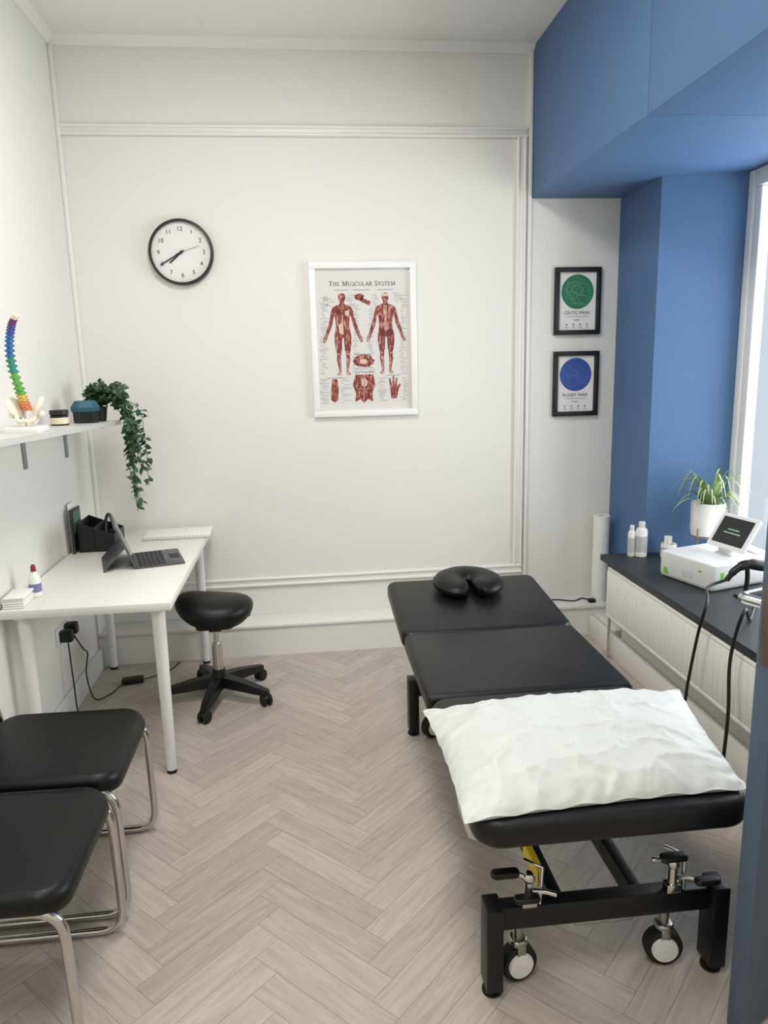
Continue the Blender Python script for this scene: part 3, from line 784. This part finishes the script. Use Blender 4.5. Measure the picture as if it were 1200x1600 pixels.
SZ = SZf(3.845)
iv = thing('trailing_plant', 'trailing green ivy plant hanging off the end of the wall shelf', 'plant', (-1.02, 3.845, SZ))
MB().lathe([(.034, 0), (.044, .07), (.047, .072), (.043, .072), (.041, .062)], n=24).build('pot', mPlas, iv)
MB().lathe([(.041, .055), (.03, .064), (.005, .067)], n=20).build('soil', mSoil, iv)
lf = MB(); sm = MB(); rr = random.Random(21)
def leaf(b, c, dirv, nrm, l, wd):
    dirv = dirv.normalized(); sd = dirv.cross(nrm).normalized(); nn = sd.cross(dirv)
    P = [c, c+dirv*l*.25+sd*wd*.42, c+dirv*l*.5+sd*wd*.5+nn*l*.03, c+dirv*l*.8+sd*wd*.25, c+dirv*l-nn*l*.12, c+dirv*l*.8-sd*wd*.25, c+dirv*l*.5-sd*wd*.5+nn*l*.03, c+dirv*l*.25-sd*wd*.42]
    mid = c+dirv*l*.5-nn*l*.07
    vs = [b.bm.verts.new(p_) for p_ in P]; mv = b.bm.verts.new(mid)
    for i in range(8): b.bm.faces.new((vs[i], vs[(i+1) % 8], mv))
base = Vector((-1.02, 3.845, SZ+.06))
vines = []
for k in range(7):
    tgt_x = -.915+rr.uniform(-.015, .075); tgt_y = 3.86+rr.uniform(-.06, .07)
    zl = (0.88, .95, 1.10, .91, 1.14, 1.22, 1.02)[k]
    vines.append([base, base+Vector((.05, rr.uniform(-.03, .03), .07)), Vector((tgt_x, tgt_y, SZ+.055)), Vector((tgt_x+.02, tgt_y, SZ-.08)), Vector((tgt_x+rr.uniform(.0, .03), tgt_y+rr.uniform(-.02, .02), (SZ+zl)/2)), Vector((tgt_x+rr.uniform(-.01, .04), tgt_y+rr.uniform(-.03, .03), zl))])
for k in range(16):
    a = rr.uniform(0, 2*PI); vines.append([base, base+Vector((.03*math.cos(a), .03*math.sin(a), .07)), base+Vector((.07+.07*math.cos(a), .06*math.sin(a)-.01, rr.uniform(.03, .14)))])
for v in vines:
    sp_ = spline(v, 10); sm.tube(sp_, .0017, 5)
    for i in range(3, len(sp_)-1):
        for _ in range(1 if (len(v) > 3 and i % 3) else 2):
            t = (sp_[i+1]-sp_[i-1]).normalized(); o = Vector((rr.uniform(-1, 1), rr.uniform(-1, 1), rr.uniform(-.6, .5))).normalized()
            leaf(lf, sp_[i]+o*.004, o+t*.5, Vector((rr.uniform(-.6, .6), rr.uniform(-1, 0), rr.uniform(.2, 1))).normalized(), rr.uniform(.030, .046), rr.uniform(.018, .028))
lf.build('foliage', mLeafD, iv, world=True, recalc=False); sm.build('stem', mStem, iv, world=True)

# ------------------------------------------------------------------ things on the desk
DZ = .74
lp = thing('laptop', 'open grey tablet laptop with keyboard and kickstand on the white desk', 'laptop', (-.71, 3.44, DZ), math.radians(16))
MB().slab(.215, .29, .008, pad_prof(.001, .008, .002, 2)).build('keyboard', mGrey, lp)
kb = MB()
for r_ in range(6):
    for c_ in range(13):
        kb.box((-.085+r_*.0205, -.125+c_*.0208, .0088), (.016, .0165, .002))
kb.box((.075, 0, .0083), (.045, .09, .0008))
kb.build('keys', mKey, lp)
ln = math.radians(21)
MS = Matrix.Translation((-.1085, 0, .008)) @ Matrix.Rotation(-ln, 4, 'Y')
scr = MB().bx(-.0045, .0045, -.146, .146, 0, .215, .003, MS).build('screen', mGrey, lp)
MB().bx(.0046, .0052, -.138, .138, .01, .207, 0, MS).build('display', mScreen, scr)
hp = MS @ Vector((-.005, 0, .10)); ft = Vector((hp.x-.095, 0, .003)); dv = ft-hp
MB().box((0, 0, 0), (.003, .28, dv.length), .001, Matrix.Translation((hp+ft)/2) @ Matrix.Rotation(math.atan2(dv.x, dv.z), 4, 'Y')).build('kickstand', mGrey, lp)

og = thing('desk_organiser', 'black desk organiser with compartments in the far corner of the desk', 'desk organiser', (-1.035, 3.74, DZ))
b = MB(); b.bx(-.085, .085, -.10, .10, 0, .004)
for x, h in ((-.083, .15), (-.01, .12), (.083, .085)): b.bx(x-.002, x+.002, -.10, .10, .004, h, .001)
for y in (-.098, .098):
    b.rings([[(x, y+o, z) for x, z in ((-.083, .004), (.083, .004), (.083, .085), (-.01, .12), (-.083, .15))] for o in (-.002, .002)])
b.build('tray', mPlas, og)
nb1 = thing('spiral_notebook', 'dark spiral notebook standing upright between the organiser and left wall', 'notebook', (-1.135, 3.69, DZ))
MB().bx(-.012, .0, -.07, .07, 0, .215, .001).build('cover', mPlas, nb1)
MB().bx(.0005, .0015, -.05, .06, .10, .205).build('cover_print', mSheetG, nb1)
b = MB()
for k in range(20):
    z = .01+k*.0103; b.tube([(-.006+.009*math.cos(a*PI/5), -.072+.006*math.sin(a*PI/5), z) for a in range(10)], .001, 5, closed=True)
b.build('spiral', mSteel, nb1)
tag(MB().box((0, 0, .12), (.004, .10, .24), .001).build('leaflet', mPaper), 'white leaflet standing tallest behind the desk organiser against the wall', 'leaflet').location = (-1.158, 3.70, DZ)
hs = thing('headset', 'black headset with round ear cups propped in the desk organiser', 'headset', (-.997, 3.74, DZ+.0045))
MB().tube([(0, .07*math.cos(a), .078+.085*math.sin(a)) for a in [PI*(i/18)*1.2-.1*PI for i in range(19)]], .008, 10).build('headband', mPlas, hs)
for s_ in (-1, 1):
    MB().lathe([(.01, -.018), (.032, -.016), (.038, 0), (.032, .016), (.01, .018)], Matrix.Translation((0, s_*.06, .0395)) @ Matrix.Rotation(PI/2, 4, 'X'), 24).build('ear_cup', mRub, hs)

wp = thing('spiral_pad', 'open white spiral pad lying at the far end of the desk', 'notebook', (-.695, 3.95, DZ), .03)
MB().bx(-.17, .17, -.115, .115, .002, .012, .001).build('pages', mPaper, wp)
MB().bx(-.172, .172, -.117, .117, .0005, .0018).build('cover', mGreyL, wp)
b = MB()
for k in range(34):
    x = -.165+k*.01; b.tube([(x, -.115+.006*math.cos(a*PI/5), .0095+.008*math.sin(a*PI/5)) for a in range(10)], .0008, 5, closed=True)
b.build('spiral', mGrey, wp)
p = on_z(57, 932, DZ)
bt = thing('spray_bottle', 'white bottle with red cap and purplish label on the near end of the desk', 'bottle', (p.x, p.y, DZ))
MB().lathe([(.019, 0), (.023, .004), (.023, .072), (.019, .088), (.010, .100), (.010, .106)], n=24).build('body', mWP, bt)
MB().lathe([(.0234, .022), (.0234, .056)], n=24).build('label_band', mPurp, bt)
MB().lathe([(.010, .104), (.0105, .106), (.009, .124), (.005, .132)], n=18).build('cap', mRed, bt)
ts = thing('paper_towels', 'stack of folded white paper towels at the near edge of the desk', 'paper towels', (-1.125, 2.855, DZ), .05)
for k in range(5):
    MB().box((random.uniform(-.003, .003), random.uniform(-.003, .003), .005+k*.0085), (.078, .13, .008), .003).build('folded_towel', mPaper, ts)

# ------------------------------------------------------------------ sockets and cables under the desk
ps = on_x(95, 990, XL)
sk = thing('wall_socket', 'white double wall socket under the desk', 'socket', (XL, ps.y, ps.z))
MB().bx(0, .010, -.075, .075, -.043, .043, .003).build('faceplate', mWP, sk)
for k, (dy, h, lab) in enumerate(((-.035, .0, 'black power plug on the nearer side of the wall socket'), (.04, .012, 'black power plug on the farther side of the wall socket'))):
    pg = thing('power_plug', lab, 'plug', (XL+.0105, ps.y+dy, ps.z+h), 0, 'plugs in the socket under the desk')
    MB().box((.028, 0, 0), (.055, .045, .055), .008).build('plug_body', mPlas, pg)
    o = Vector((XL+.0105, ps.y+dy, ps.z+h))
    if k == 0: path = [o+Vector((.03, 0, -.028)), o+Vector((.04, -.02, -.2)), Vector((XL+.06, ps.y-.06, .006)), Vector((XL+.12, ps.y-.12, .005))]
    else: path = [o+Vector((.03, 0, -.028)), o+Vector((.05, .06, -.13)), o+Vector((.05, .12, -.18)), o+Vector((.04, .10, -.28)), Vector((XL+.09, ps.y+.10, .03)), Vector((XL+.14, ps.y+.20, .006)), Vector((-1.02, 3.66, .006)), Vector((-.995, 3.70, .012))]
    MB().tube(spline(path, 10), .0035, 8).build('cable', mCable, pg, world=True)
pa = thing('power_adapter', 'black laptop power adapter brick on the floor under the desk', 'power adapter', (-.955, 3.74, 0), .15)
MB().box((0, 0, .0155), (.11, .05, .03), .006).build('brick', mPlas, pa)
MB().tube(spline([(.055, 0, .015), (.12, .05, .005), (.2, .12, .005), (.235, .20, .005)], 8), .003, 8).build('cable', mCable, pa)

# cable on back ledge
lb = MB().tube(spline([(1.36, 4.10, .189), (1.46, 4.12, .189), (1.56, 4.08, .189), (1.63, 4.12, .189), (1.66, 4.06, .189)], 8), .004, 8)
lb.box((1.66, 4.05, .196), (.04, .035, .02), .004)
tag(lb.build('ledge_cable', mCable, loc=(1.5, 4.1, .185)), 'short black cable lying on the ledge beside the paper roll', 'cable')
rl = thing('couch_roll', 'tall white roll of couch paper standing on the back ledge', 'paper roll', (1.72, 4.085, .185))
MB().lathe([(.02, 0), (.047, .0), (.047, .52), (.02, .52)], n=32, closed=True).build('paper', mPaper, rl)
MB().lathe([(.0175, 0), (.0198, 0), (.0198, .519), (.0175, .519)], n=24, closed=True).build('core', mGreyL, rl)

# ------------------------------------------------------------------ radiator
rd = thing('radiator', 'long low white ribbed radiator under the window sill', 'radiator', (1.60, 2.75, .27))
b = MB(); b.bx(1.5595, 1.572, 1.98, 3.60, .265, .535, .003)
b.bx(1.5570, 1.562, 1.985, 3.595, .520, .535, .0015).bx(1.5570, 1.562, 1.985, 3.595, .265, .280, .0015)
y = 1.990
while y < 3.57: b.bx(1.5570, 1.562, y, y+.0335, .284, .516, .0015); y += .0385
b.build('front_panel', mRad, rd, world=True)
b = MB(); b.bx(1.572, 1.648, 1.975, 1.98, .265, .535, .002).bx(1.572, 1.64, 3.60, 3.606, .265, .535, .002)
b.bx(1.63, 1.64, 1.98, 3.60, .27, .525, .002)
b.build('side_panel', mRad, rd, world=True)
b = MB(); y = 1.985
while y < 3.59: b.bx(1.573, 1.63, y, y+.008, .528, .532); y += .018
b.build('top_grille', mRad, rd, world=True)
vb = MB().cyl((1.60, 3.606, .30), (1.60, 3.65, .30), .009, n=12).cyl((1.60, 3.65, .315), (1.60, 3.65, .0), .0075, n=12)
vb.build('pipe', mChr, rd, world=True)
MB().lathe([(.014, 0), (.017, .01), (.016, .05), (.010, .056)], Matrix.Translation((1.60, 3.65, .315)), 18).build('valve', mPlas, rd, world=True)

# ------------------------------------------------------------------ things on the sill
SL = .575
dvx = thing('therapy_unit', 'white boxed therapy machine with green accents and a tilted touchscreen on the sill', 'therapy machine', (1.888, 3.179, SL), math.radians(16.3))
MB().slab(.33, .33, .02, [(.004, .006)]+pad_prof(.008, .124, .009, 3)).build('housing', mUnit, dvx)
MB().slab(.30, .30, .02, [(0, 0), (0, .007)]).build('foot_plinth', mPlas, dvx)
MB().prism([(-.0, .02), (.03, .02), (.018, .05), (-.0, .05)], 0, .001, Matrix.Translation((-.1655, .13, 0)) @ Matrix(((0, 0, -1, 0), (-1, 0, 0, 0), (0, 1, 0, 0), (0, 0, 0, 1)))).build('green_accent', mLime, dvx)
MB().bx(-.1658, -.1648, -.10, -.08, .075, .085).build('green_accent', mLime, dvx)
MB().bx(-.12, -.10, -.1658, -.1648, .05, .085).build('green_accent', mLime, dvx)
vb = MB()
for k in range(6): vb.bx(-.1656, -.1648, -.05+k*.012, -.045+k*.012, .03, .06)
vb.build('vent_slots', mGreyL, dvx)
# tilted touchscreen
wdv = Vector((.2, -.98, 0)).normalized(); upv = Vector((.53, .11, .84)).normalized(); nv = wdv.cross(upv).normalized()
upv = nv.cross(wdv)
MT = Matrix.Identity(4); o = Vector((1.935, 3.16, .722))
for i in range(3): MT[i][0] = wdv[i]; MT[i][1] = upv[i]; MT[i][2] = nv[i]; MT[i][3] = o[i]
sgn = 1 if nv.dot(CAMP-o) > 0 else -1
tb = MB().slab(.235, .175, .012, pad_prof(-.007, .007, .004, 3), MT @ Matrix.Translation((0, .0875, 0))).build('touchscreen', mWP, dvx, world=True)
MB().slab(.19, .135, .004, [(0, sgn*.0072), (0, sgn*.0078)], MT @ Matrix.Translation((0, .09, 0))).build('display', mScreen, tb, world=True)
mGlow = pm('screen_text', (150, 180, 160), .5, emis=.4)
b = MB(); rr = random.Random(3)
for yy_, x0, x1 in ((.098, -.035, .035), (.080, -.05, .05)):
    x = x0
    while x < x1:
        l = rr.uniform(.006, .014); b.bx(x, min(x+l, x1), yy_-.003, yy_+.003, sgn*.0079, sgn*.0082, 0, MT); x += l+.003
b.build('screen_text', mGlow, tb, world=True)
MB().slab(.10, .07, .01, pad_prof(.697, .706, .003), Matrix.Translation((1.955, 3.16, 0)) @ Matrix.Rotation(-1.37, 4, 'Z')).tube([(1.97, 3.16, .70), (1.985, 3.16, .76)], .012).bx(1.925, 1.945, 3.12, 3.2, .70, .725, .004).build('screen_stand', mGreyL, dvx, world=True)

hp1 = thing('applicator_handpiece', 'black therapy handpiece with trailing cable beside the white machine', 'handpiece', (1.87, 2.90, SL))
b = MB().tube(spline([(1.795, 2.90, .655), (1.83, 2.895, .70), (1.88, 2.89, .725), (1.95, 2.885, .715)], 6), [.012]*4+[.016]*5+[.020]*5+[.024]*5, 14)
b.tube(spline([(1.88, 2.89, .72), (1.885, 2.89, .66), (1.88, 2.89, .60), (1.88, 2.89, .5765)], 5), .010, 10)
b.slab(.07, .06, .015, pad_prof(.5755, .585, .003), Matrix.Translation((1.88, 2.90, 0)))
b.build('grip', mPlas, hp1, world=True)
MB().cyl((1.95, 2.885, .715), (1.985, 2.882, .708), .02, .015).build('applicator_tip', mChr, hp1, world=True)
P1 = [Vector((1.797, 2.90, .657)), Vector((1.70, 2.88, .635)), on_x(1105, 940, 1.535), on_x(1092, 985, 1.515), on_x(1080, 1040, 1.50), on_x(1072, 1085, 1.48)]
P1.append(Vector((1.46, P1[-1].y-.02, .12))); P1.append(Vector((1.40, P1[-1].y-.1, .007)))
MB().tube(spline(P1, 10), .0065, 8).build('cable', mCable, hp1, world=True)
hp2 = thing('unit_cable', 'second black cable dropping over the sill edge nearest the door', 'cable', (1.6, 2.5, SL))
P2 = [Vector((1.86, 2.78, .583)), Vector((1.72, 2.6, .585)), on_x(1168, 965, 1.56)+Vector((-.01, 0, .03)), on_x(1150, 990, 1.525), on_x(1140, 1040, 1.515), on_x(1138, 1110, 1.50), on_x(1132, 1170, 1.48)]
P2.append(Vector((1.45, P2[-1].y-.03, .007))); P2.append(Vector((1.38, P2[-1].y-.12, .007)))
MB().tube(spline(P2, 10), .0065, 8).build('cord', mCable, hp2, world=True)
MB().cyl((1.85, 2.78, .5865), (1.93, 2.83, .5865), .011, n=12).build('connector', mChr, hp2, world=True)

pl = thing('spider_plant', 'green and white spider plant in a white pot on a wire stand', 'plant', (2.03, 3.485, SL))
b = MB()
for k in range(3):
    a = PI/2+k*2*PI/3; b.tube([(.085*math.cos(a), .085*math.sin(a), .0), (.085*math.cos(a), .085*math.sin(a), .18)], .0035, 8)
b.tube([(.085*math.cos(2*PI*i/30), .085*math.sin(2*PI*i/30), .132) for i in range(30)], .003, 6, closed=True)
b.build('stand', mBrass, pl)
MB().lathe([(.066, .136), (.077, .14), (.081, .18), (.083, .305), (.0805, .308), (.0775, .305), (.076, .285)], n=36).build('pot', mWP, pl)
MB().lathe([(.076, .272), (.05, .292), (.004, .295)], n=24).build('soil', mSoil, pl)
b = MB(); b2 = MB(); rr = random.Random(8)
for k in range(58):
    a = rr.uniform(0, 2*PI); L_ = rr.uniform(.16, .32); up_ = rr.uniform(.04, .17); out = L_*rr.uniform(.5, .85)
    if math.sin(a) > .1: out = min(out, .10/abs(math.sin(a)+.2))
    if math.cos(a) > .3: out = min(out, .12/abs(math.cos(a)))
    c0 = Vector((.02*math.cos(a), .02*math.sin(a), .29)); d_ = Vector((math.cos(a), math.sin(a), 0)); sd = Vector((-math.sin(a), math.cos(a), 0))
    Rv, Rs = [], []
    for i in range(11):
        t = i/10; c = c0+d_*out*t+Vector((0, 0, up_*math.sin(t*PI*.80)*1.15-(.05*t*t)))
        wv = .0075*(1-t**2.2)+.0005
        Rv.append([c-sd*wv+Vector((0, 0, .002)), c, c+sd*wv+Vector((0, 0, .002))])
        Rs.append([c-sd*wv*.38+Vector((0, 0, .0022)), c+Vector((0, 0, .0014)), c+sd*wv*.38+Vector((0, 0, .0022))])
    b.rings(Rv, cap=False, loop=False); b2.rings(Rs, cap=False, loop=False)
fo = b.build('foliage', mLeafS, pl, recalc=False); b2.build('leaf_stripe', mLeafP, fo, recalc=False)

def bottle(px, py, h, r, label, cap_m, nm='lotion_bottle'):
    p = on_z(px, py, SL); t = thing(nm, label, 'bottle', (p.x, min(p.y, 3.64), SL), 0)
    MB().lathe([(r*.9, 0), (r, .004), (r, h*.74), (r*.82, h*.81), (r*.46, h*.84), (r*.46, h*.87)], n=24).build('body', mWP, t)
    MB().lathe([(r*.54, h*.86), (r*.56, h*.865), (r*.54, h), (r*.42, h*1.005)], n=18).build('cap', cap_m, t)
    MB().lathe([(r*1.01, h*.15), (r*1.01, h*.6)], n=24).build('label_band', mGreyL, t)
bottle(1001, 869, .188, .031, 'stout white lotion bottle with grey label standing on the sill', mWP)
bottle(983, 867, .168, .020, 'slimmer white bottle on the sill close left of the stout lotion bottle', mWP)
p = on_z(1030, 864, SL)
pt = thing('cream_pot', 'short white tub with tissue on the sill between the bottle and machine', 'pot', (p.x, min(p.y, 3.57), SL))
MB().lathe([(.034, 0), (.04, .004), (.04, .075), (.038, .078), (.036, .075), (.036, .06), (.005, .058)], n=28).build('tub', mWP, pt)
MB().box((.01, 0, .085), (.03, .004, .06), .0015, Matrix.Rotation(.5, 4, 'Z')).box((-.008, .005, .09), (.03, .004, .055), .0015, Matrix.Rotation(-.4, 4, 'Z')).build('tissue', mPaper, pt)
MB().lathe([(.0404, .03), (.0404, .06)], n=28).build('label_band', mGreyL, pt)

# ------------------------------------------------------------------ light
def area(name, loc, rot, sx_, sy_, pw, col):
    l = bpy.data.lights.new(name, 'AREA'); l.shape = 'RECTANGLE'; l.size = sx_; l.size_y = sy_; l.energy = pw; l.color = col
    o = bpy.data.objects.new(name, l); COL.objects.link(o); o.location = loc; o.rotation_euler = rot; return o
area('ceiling_lamp', (.0, 2.35, 3.2), (0, 0, 0), .6, .6, 36, (1, .968, .918))
area('ceiling_lamp_near', (.0, .5, 3.2), (0, 0, 0), .9, .9, 31, (1, .968, .918))
area('window_daylight', (2.75, 2.75, 1.45), (0, PI/2, 0), 1.6, 1.7, 64, (.92, .968, 1))
wd_ = bpy.data.worlds.new('world'); sc.world = wd_; wd_.use_nodes = True
bg = wd_.node_tree.nodes['Background']; bg.inputs[0].default_value = (.80, .89, .97, 1); bg.inputs[1].default_value = .82
sc.view_settings.view_transform = 'Standard'
